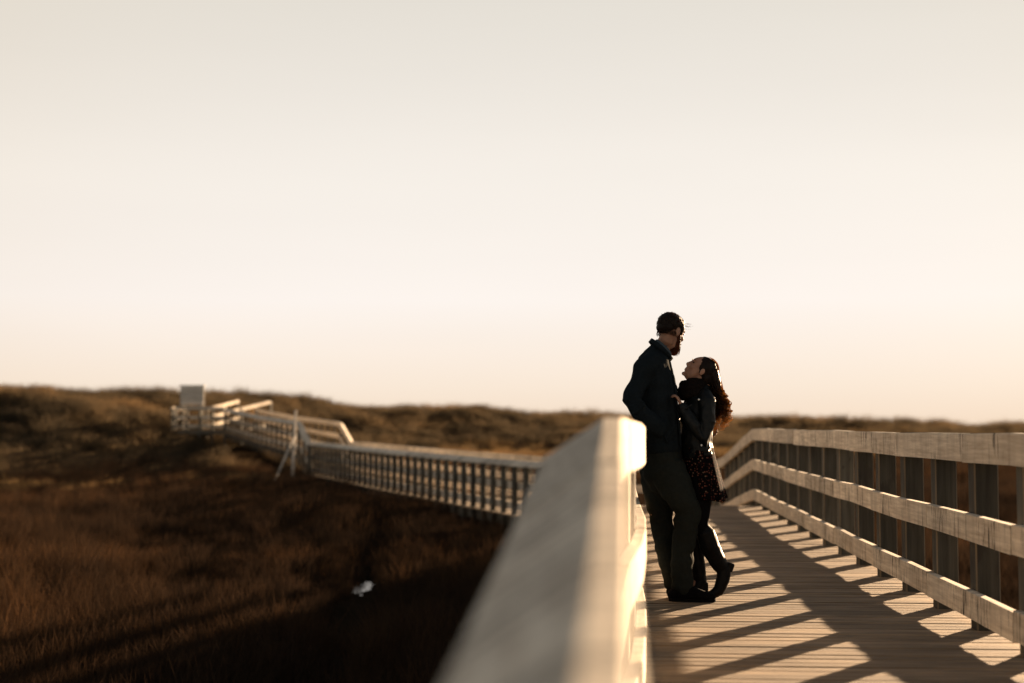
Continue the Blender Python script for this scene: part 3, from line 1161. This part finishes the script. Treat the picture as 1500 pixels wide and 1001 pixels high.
for k in range(22):                                         # fringe blown forward
    y_ = random.uniform(-0.05, 0.05)
    p0 = hp((0.078, y_, 0.072 + random.uniform(-0.03, 0.02)))
    ln = random.uniform(0.02, 0.06)
    wv = random.uniform(-0.5, 0.6)
    st.append(([p0 + RGT * (ln * q) + UP * (ln * (0.35 * q + wv * 0.5 * math.sin(q * 3.4) - 0.45 * q * q)) for q in (0, 0.2, 0.4, 0.6, 0.8, 1.0)], random.uniform(0.0006, 0.0010)))
strands(bm, st)
from_bm('hair_strands', bm, [M['hair_m']], hair)
bm = bmesh.new()
ell(bm, hp((0.052, 0, -0.088)), Vector((0.044, 0.048, 0.038)), FM)
ell(bm, hp((0.068, 0, -0.108)), Vector((0.026, 0.032, 0.030)), FM)
for sg in (-1, 1):
    tube(bm, [hp((0.018, sg * 0.064, 0.0)), hp((0.026, sg * 0.058, -0.045)), hp((0.045, sg * 0.042, -0.085))], [(0.012, 0.008), (0.018, 0.010), (0.024, 0.014)], FM @ Vector((0, 1, 0)), 10)
tube(bm, [hp((0.086, -0.026, -0.052)), hp((0.100, 0, -0.043)), hp((0.086, 0.026, -0.052))], [0.006, 0.008, 0.006], UP, 8)
beard = cloth('beard', bm, 0.004, M['hair_m'], man, 0.003, 70, 9, 2)
bm = bmesh.new()
st = []
for k in range(160):
    a = random.uniform(-1.3, 1.3)
    p0 = hp((0.058 + 0.032 * math.cos(a), 0.042 * math.sin(a), -0.095 + random.uniform(-0.025, 0.03)))
    dv = FM @ Vector((0.5 * math.cos(a), 0.4 * math.sin(a), -0.8))
    st.append(([p0 + dv * (0.017 * q) for q in (0, 0.5, 1)], 0.0012))
strands(bm, st)
from_bm('beard_strands', bm, [M['hair_m']], beard)
for sg in (-1, 1):
    bm = bmesh.new()
    ell(bm, hp((0.0795, sg * 0.030, 0.016)), Vector((0.008, 0.012, 0.0055)), FM)
    from_bm('eye', bm, [M['eye']], man, True)

# ------------------------------------------------ the woman
wom = empty('person', (W(1040, 874).x, W(1040, 874).y, deckz))
tag(wom, 'woman with long curly dark hair on tiptoe, in leather jacket and floral skirt, looking up', 'person')
HF = W(1023.5, 543.5, 0.0)
FF = head_frame(R(-9), R(42), R(0), -1)
wj = dict(ls=W(1031, 588, -0.155), le=W(1024, 646, -0.20), lw=W(995, 597, -0.19), rs=W(1024, 588, 0.165), re=W(1008, 640, 0.20), rw=W(988, 598, 0.16),
          lh=W(1026, 700, -0.075), lk=W(1023, 768, -0.095), la=W(1053, 829, -0.06), rh=W(1024, 700, 0.075), rk=W(1019, 772, 0.05), ra=W(1024, 846, 0.05))
bm = bmesh.new()
add_head(bm, HF, FF, 0.90, True)
tube(bm, [HF + FF @ Vector((-0.025, 0, -0.045)), W(1031, 562, 0.0), W(1029, 580, 0.0)], [0.047, 0.046, 0.055])
tube(bm, [W(1028, 584), W(1023, 606), W(1021, 640), W(1023, 668), W(1025, 700)], [(0.065, 0.12), (0.085, 0.125), (0.078, 0.11), (0.095, 0.13), (0.10, 0.14)])
tube(bm, [wj['ls'], wj['le'], wj['lw']], [0.036, 0.030, 0.022])
tube(bm, [wj['rs'], wj['re'], wj['rw']], [0.036, 0.030, 0.022])
add_hand(bm, W(993, 594, -0.19), W(985, 578, -0.19) - W(993, 594, -0.19), DEP * 0.25 - RGT * 0.8 - UP * 0.5, 0.8, 0.68, thumb=-1)
add_hand(bm, W(987, 597, 0.16), W(979, 580, 0.15) - W(987, 597, 0.16), -DEP * 0.5 - RGT * 0.6, 0.5, 0.80, thumb=1)
for s_ in 'lr':
    tube(bm, [wj[s_ + 'h'], wj[s_ + 'k'], wj[s_ + 'a']], [0.07, 0.046, 0.034])
tube(bm, [W(1056, 834, -0.06), W(1050, 862, -0.075), W(1040, 870, -0.09)], [0.03, 0.028, 0.02])
tube(bm, [W(1024, 852, 0.05), W(1014, 868, 0.04), W(1002, 871, 0.03)], [0.03, 0.028, 0.02])
mesh_obj('body', smooth_union(bm, 0.0045, 3), [M['skin']], wom)
for sg in (-1, 1):
    bm = bmesh.new()
    ell(bm, HF + FF @ Vector((0.069, sg * 0.0265, 0.012)), Vector((0.008, 0.013, 0.0045)), FF)
    from_bm('eye', bm, [M['eye']], wom, True)
    bm = bmesh.new()
    tube(bm, [HF + FF @ Vector(q) for q in ((0.080, sg * 0.013, 0.032), (0.079, sg * 0.027, 0.037), (0.067, sg * 0.042, 0.033))], [0.0026, 0.0034, 0.002], UP, 8)
    from_bm('eyebrow', bm, [M['hair_f']], wom, True)

bm = bmesh.new()
tube(bm, [W(1029, 575, 0), W(1025, 588, 0), W(1022, 606, 0), W(1020, 630, 0), W(1020, 648, 0), W(1023, 668, 0)],
     [(0.07, 0.10), (0.098, 0.155), (0.120, 0.152), (0.108, 0.135), (0.104, 0.135), (0.112, 0.148)])
tube(bm, [W(1030, 580, -0.11), wj['ls'], W(1031, 618, -0.185), wj['le'], W(1012, 626, -0.21), wj['lw']], [0.05, 0.058, 0.053, 0.051, 0.045, 0.036])
tube(bm, [W(1026, 580, 0.11), wj['rs'], wj['re'], wj['rw']], [0.05, 0.055, 0.046, 0.036])
wjk = cloth('jacket', bm, 0.006, M['leather'], wom, 0.008, 13, 12, 2)
bm = bmesh.new()                                            # zip, waist belt and cuff
tube(bm, [W(1041, 654, -0.05), W(1033, 661, -0.14), W(1010, 662, -0.12)], [(0.012, 0.008)] * 3, n=8)
tube(bm, [W(998, 600, -0.235), W(1006, 594, -0.235)], [0.007, 0.007], n=8)
cloth('belt', bm, 0.004, M['leather'], wjk, 0, it=1)
for q in ((1017.5, 586.5, -0.222), (1020, 652, -0.262)):
    bm = bmesh.new()
    ell(bm, W(*q), (0.007, 0.007, 0.007))
    from_bm('stud', bm, [M['stud']], wjk, True)
bm = bmesh.new()                                            # chunky scarf in rolls round the neck
for k, (yy, rr, rx, ry) in enumerate(((577, 0.034, 0.080, 0.085), (569, 0.032, 0.074, 0.080), (562, 0.024, 0.066, 0.070))):
    c0 = W(1015 - 0.7 * k, yy, 0)
    ring = [c0 + RGT * (rx * math.cos(a)) + DEP * (ry * math.sin(a)) + UP * (0.022 * math.cos(a + 0.5 * k) * (0.6)) for a in [i * 2 * math.pi / 15 for i in range(17)]]
    tube(bm, ring, [rr] * 17, UP, 10)
ell(bm, W(1011, 576, -0.02), (0.075, 0.08, 0.055))
cloth('scarf', bm, 0.006, M['scarf'], wom, 0.007, 26, 6, 2)

# skirt: flared, gathered cone open at the hem
bm = bmesh.new()
rings = []
NS = 72
for j in range(15):
    f = j / 14
    c0 = W(1022 + 14 * f ** 1.1, 656 + 77 * f, 0)
    ring = []
    for k in range(NS):
        a = k * 2 * math.pi / NS
        g = 1 + f * (0.055 * math.sin(a * 7 + 1.3) + 0.03 * math.sin(a * 13 + 0.4 + 2 * f))
        rx, ry = (0.105 + 0.026 * f) * g, (0.14 + 0.05 * f) * g
        ring.append(bm.verts.new(c0 + RGT * (rx * math.cos(a)) + DEP * (ry * math.sin(a)) + UP * (f * (0.012 * math.sin(a * 3 + 1) + 0.012 * math.cos(a)))))
    rings.append(ring)
inner = []
for ring in rings[::-1]:
    cm = sum((v.co for v in ring), Vector()) / NS
    inner.append([bm.verts.new(cm + (v.co - cm) * 0.965 + UP * 0.002) for v in ring])
allr = rings + inner
for A, B in zip(allr, allr[1:]):
    for k in range(NS):
        bm.faces.new((A[k], A[(k + 1) % NS], B[(k + 1) % NS], B[k]))
from_bm('skirt', bm, [M['skirt']], wom, True)

bm = bmesh.new()
for s_ in 'lr':
    tube(bm, [wj[s_ + 'h'], (wj[s_ + 'h'] + wj[s_ + 'k']) / 2, wj[s_ + 'k'], wj[s_ + 'k'].lerp(wj[s_ + 'a'], 0.45)], [0.082, 0.072, 0.056, 0.05])
cloth('tights', bm, 0.006, M['tights'], wom, 0, it=2)


def boot(name, shin, foot, heel):
    bm = bmesh.new()
    tube(bm, *shin)
    tube(bm, *foot)
    b_ = cloth(name, bm, 0.0055, M['boot'], wom, 0.003, 18, 8, 2)
    bm = bmesh.new()
    c, a_, b2, u_ = heel
    fr = Matrix((a_.normalized(), b2.normalized(), a_.cross(b2).normalized())).transposed()
    box(bm, c, u_, fr)
    bmesh.ops.bevel(bm, geom=list(bm.edges), offset=0.005, segments=2, affect='EDGES')
    from_bm('heel', bm, [M['boot']], b_)


boot('boot', ([W(1030, 778, -0.093), W(1036, 797, -0.085), W(1046, 815, -0.07), W(1054, 829, -0.06)], [0.064, 0.068, 0.060, 0.054]),
     ([W(1059, 830, -0.06), W(1057, 848, -0.065), W(1050, 864, -0.075), W(1038, 870.5, -0.09), W(1028, 872, -0.1)], [0.045, 0.048, 0.040, 0.028, 0.02]),
     (W(1066.5, 829.5, -0.06), RGT * 0.55 - UP * 0.2, DEP, (0.052, 0.055, 0.058)))
boot('boot', ([W(1020, 782, 0.05), W(1021, 806, 0.05), W(1024, 830, 0.05), W(1026, 848, 0.05)], [0.060, 0.058, 0.050, 0.046]),
     ([W(1029, 850, 0.05), W(1022, 863, 0.045), W(1010, 871, 0.035), W(1000, 872.5, 0.03)], [0.042, 0.038, 0.026, 0.02]),
     (W(1033, 862, 0.05), RGT, DEP, (0.05, 0.05, 0.07)))

# hair: a cap on the skull, a mass down the back and loose curls around it
def wp(p):
    return HF + FF @ Vector(p)


bm = bmesh.new()
ell(bm, wp((-0.026, 0, 0.040)), (0.088, 0.076, 0.084), FF)
ell(bm, wp((-0.070, 0, -0.005)), (0.052, 0.072, 0.070), FF)
HY = (530, 545, 560, 575, 590, 610, 622, 634)
HX = (1040, 1043, 1047, 1051.5, 1056, 1058, 1055, 1051)
HW = (0.040, 0.048, 0.046, 0.045, 0.052, 0.056, 0.050, 0.036)
hx = lambda y_: float(np.interp(y_, HY, HX))
hw = lambda y_: float(np.interp(y_, HY, HW))
tube(bm, [W(hx(y_), y_, 0) for y_ in (545, 558, 572, 586, 600)], [(0.046, 0.074), (0.042, 0.076), (0.030, 0.070), (0.018, 0.055), (0.010, 0.03)])
whair = cloth('hair', bm, 0.005, M['hair_core'], wom, 0.004, 40, 3, 1, (1, 1, 0.25))
bm = bmesh.new()
st = []
def lock(sx, sy, y0, y1, rad, turns, ph, r, n_=44, frizz=0.0):
    pts_ = []
    for i in range(n_):
        f = i / (n_ - 1)
        yy = y0 + (y1 - y0) * f
        c0 = W(hx(yy), yy, 0)
        q = f * turns * 2 * math.pi + ph
        rr = rad * sstep((yy - 560) / 26)
        w_ = hw(yy)
        pts_.append(c0 + RGT * (sx * w_ + rr * math.cos(q)) + DEP * (sy * w_ * 1.6 + rr * math.sin(q)) + UP * (rr * 0.5 * math.sin(q * 0.5 + ph)))
    return pts_, r


for k in range(120):                                        # long hairs, straight above and wavy below
    a, ex = random.uniform(0, 2 * math.pi), random.random() ** 0.4
    st.append(lock(math.cos(a) * ex, math.sin(a) * ex, random.uniform(530, 560), random.uniform(590, 622), random.uniform(0.004, 0.009), random.uniform(3, 6), random.uniform(0, 6.28), random.uniform(0.0012, 0.0022), 36))
for k in range(48):                                         # ringlets
    a, ex = random.uniform(0, 2 * math.pi), random.random() ** 0.4
    y0, y1 = random.uniform(556, 585), random.uniform(606, 631)
    rad = random.uniform(0.014, 0.024)
    turns = (y1 - y0) * 0.00459 / random.uniform(0.036, 0.055)
    ph = random.uniform(0, 6.28)
    sx, sy = math.cos(a) * ex, math.sin(a) * ex
    for m_ in range(3):
        st.append(lock(sx + random.uniform(-0.06, 0.06), sy + random.uniform(-0.06, 0.06), y0, y1 + random.uniform(-3, 3), rad * random.uniform(0.8, 1.15), turns, ph + random.uniform(-0.2, 0.2), random.uniform(0.0022, 0.0036)))
for k in range(150):                                        # fine hairs lying along the crown
    th = random.uniform(-1.3, 1.3)
    ph = random.uniform(-0.5, 1.2)
    pts_ = []
    for i in range(7):
        a = ph + i * 0.17
        nn = Vector((-math.sin(a), math.sin(th) * 0.9, math.cos(a))).normalized()
        pts_.append(wp((-0.026 + nn.x * 0.089, nn.y * 0.077, 0.040 + nn.z * 0.085)) + (FF @ nn) * (random.uniform(0, 0.004) + 0.0015 * i))
    st.append((pts_, random.uniform(0.0009, 0.0014)))
strands(bm, st)
from_bm('curls', bm, [M['hair_f']], whair)

# ------------------------------------------------------------------ grass
def clump(name, n, h, spread, lean, w, mat, heads=0.0):
    vs_, fs = [], []
    for k in range(n):
        a, r = random.uniform(0, 6.283), spread * math.sqrt(random.random())
        bx_, by_ = r * math.cos(a), r * math.sin(a)
        la = random.uniform(0, 6.283) if random.random() < 0.5 else random.gauss(2.6, 0.7)
        hh = h * random.uniform(0.55, 1.1)
        ln = lean * random.uniform(0.2, 1.2) * hh
        sx, sy = -math.sin(la) * w, math.cos(la) * w
        ta = random.uniform(0, 6.283)
        sx, sy = math.cos(ta) * w, math.sin(ta) * w
        b = len(vs_)
        for f, ww in ((0, 1.0), (0.5, 0.85), (1.0, 0.12)):
            ox, oy = math.cos(la) * ln * f * f, math.sin(la) * ln * f * f
            z = hh * f * (1 - 0.18 * lean * f)
            vs_.append((bx_ + ox - sx * ww / 2, by_ + oy - sy * ww / 2, z - 0.04))
            vs_.append((bx_ + ox + sx * ww / 2, by_ + oy + sy * ww / 2, z - 0.04))
        fs += [(b, b + 1, b + 3, b + 2), (b + 2, b + 3, b + 5, b + 4)]
    me = bpy.data.meshes.new(name)
    me.from_pydata(vs_, [], fs)
    me.materials.append(mat)
    return bpy.data.objects.new(name, me)


def grass_field(name, pts, scl, variants, label, cat):
    coll = bpy.data.collections.new(name + '_tufts')
    for v in variants:
        coll.objects.link(v)
    me = bpy.data.meshes.new(name)
    me.from_pydata([tuple(p) for p in pts], [], [])
    at_ = me.attributes.new('sc', 'FLOAT', 'POINT')
    at_.data.foreach_set('value', list(scl))
    o = bpy.data.objects.new(name, me)
    COL.objects.link(o)
    ng = bpy.data.node_groups.new(name, 'GeometryNodeTree')
    ng.interface.new_socket('Geometry', in_out='INPUT', socket_type='NodeSocketGeometry')
    ng.interface.new_socket('Geometry', in_out='OUTPUT', socket_type='NodeSocketGeometry')
    gi, go = ng.nodes.new('NodeGroupInput'), ng.nodes.new('NodeGroupOutput')
    ci = ng.nodes.new('GeometryNodeCollectionInfo')
    ci.inputs['Collection'].default_value = coll
    ci.inputs['Separate Children'].default_value = True
    ci.inputs['Reset Children'].default_value = True
    ip = ng.nodes.new('GeometryNodeInstanceOnPoints')
    ip.inputs['Pick Instance'].default_value = True
    rv = ng.nodes.new('FunctionNodeRandomValue')
    rv.data_type = 'FLOAT_VECTOR'
    rv.inputs[0].default_value = (-0.12, -0.12, 0)
    rv.inputs[1].default_value = (0.12, 0.12, 6.283)
    na = ng.nodes.new('GeometryNodeInputNamedAttribute')
    na.data_type = 'FLOAT'
    na.inputs['Name'].default_value = 'sc'
    L = ng.links
    L.new(gi.outputs[0], ip.inputs['Points'])
    L.new(ci.outputs[0], ip.inputs['Instance'])
    L.new(rv.outputs[0], ip.inputs['Rotation'])
    L.new(na.outputs[0], ip.inputs['Scale'])
    L.new(ip.outputs[0], go.inputs[0])
    md = o.modifiers.new('tufts', 'NODES')
    md.node_group = ng
    tag(o, label, cat, kind='stuff')
    return o


def scatter(d0, d1, dens, px0=-260, px1=1760):
    """points over a wedge of marsh between two distances"""
    out = []
    u0, u1 = (px0 - 750) / F, (px1 - 750) / F
    n = int(dens * (u1 - u0) * (d1 * d1 - d0 * d0) / 2)
    dd = np.sqrt(rng.uniform(d0 * d0, d1 * d1, n))
    uu = rng.uniform(u0, u1, n)
    for d, u in zip(dd, uu):
        p = FWD * d + RGT * (u * d)
        out.append((p.x, p.y))
    return out


DECKS = [[(1.05, -5), (1.05, 27)], [((a[0] + b[0]) / 2, (a[1] + b[1]) / 2) for a, b in ((LOW[0], LOWR[0]), (LOW[1], LOWR[0]), (LOW[-1], LOWR[-1]))] + [((a[0] + b[0]) / 2, (a[1] + b[1]) / 2) for a, b in zip(UPP, UPPR)] + [(-20.2, 72), (-19.4, 78)]]


def near_deck(x, y, w=1.25):
    for ln_ in DECKS:
        for (ax, ay), (bx_, by_) in zip(ln_, ln_[1:]):
            dx, dy = bx_ - ax, by_ - ay
            t = max(0, min(1, ((x - ax) * dx + (y - ay) * dy) / (dx * dx + dy * dy)))
            if math.hypot(x - ax - t * dx, y - ay - t * dy) < w:
                return True
    return False


mv = [clump('marsh_tuft', 85, 0.42, 0.24, 0.6, 0.008, M['marsh']) for _ in range(4)] + [clump('marsh_tuft', 60, 0.55, 0.20, 0.35, 0.007, M['marsh']) for _ in range(2)]
sv = [clump('straw_tuft', 80, 0.55, 0.28, 0.55, 0.011, M['straw']) for _ in range(3)]
dv_ = [clump('dune_tuft', 90, 0.62, 0.30, 0.75, 0.013, M['dune']) for _ in range(4)]
mp, ms, dp_, ds, sp, ss = [], [], [], [], [], []
for d0, d1, dens, sc in ((4, 16, 16, 0.95), (16, 32, 13, 1.0), (32, 60, 7, 1.15), (60, 110, 4.2, 1.35), (110, 160, 1.2, 1.6)):
    for x, y in scatter(d0, d1, dens):
        d, l = ahead(x, y)
        az = 750 + F * l / d
        fd = np.interp(az, AZ, FD)
        if near_deck(x, y):
            continue
        c = creek_dist(x, y) if d < 45 else 9
        wig = (0.36 if 17.5 < d < 24.2 else 0.12) + 0.2 * noise.noise((x * 0.8, y * 0.8, 0))
        if c < wig:
            continue
        z = CZ + ground_z(x, y)
        patch = 0.5 + 0.5 * noise.noise((x * 0.22, y * 0.22, 4.4))
        isd = sstep((d - fd + 4) / 16)
        strip = (az > 560 and fd - 9 < d < fd + 9 + 5 * noise.noise((x * 0.2, 3, 0))) or (az < 420 and 43 + az * 0.012 < d < 47.5 + az * 0.01 + 3 * noise.noise((x * 0.25, 7, 0)))
        if strip and random.random() < (0.75 if az > 500 else 0.3):
            sp.append((x, y, z))
            ss.append(sc * random.uniform(0.6, 1.05))
            continue
        if random.random() < isd:
            dp_.append((x, y, z))
            ds.append(sc * (0.5 + 0.55 * (0.5 + 0.5 * noise.noise((x * 0.45, y * 0.45, 8.8)))) * random.choice((0.75, 0.9, 1.0, 1.15, 1.55)))
        else:
            mp.append((x, y, z))
            ms.append(sc * (0.45 + 0.9 * patch) * random.choice((0.7, 0.85, 1.0, 1.15, 1.5)))
grass_field('marsh_grass', mp, ms, mv, 'dark reddish brown marsh grass covering the wet flat', 'grass')
grass_field('dune_grass', dp_, ds, dv_, 'olive and tan dune grass on the low ridge behind', 'grass')
grass_field('straw_grass', sp, ss, sv, 'pale straw-coloured dry grass at the foot of the dunes', 'grass')
print('tufts', len(mp), len(dp_))
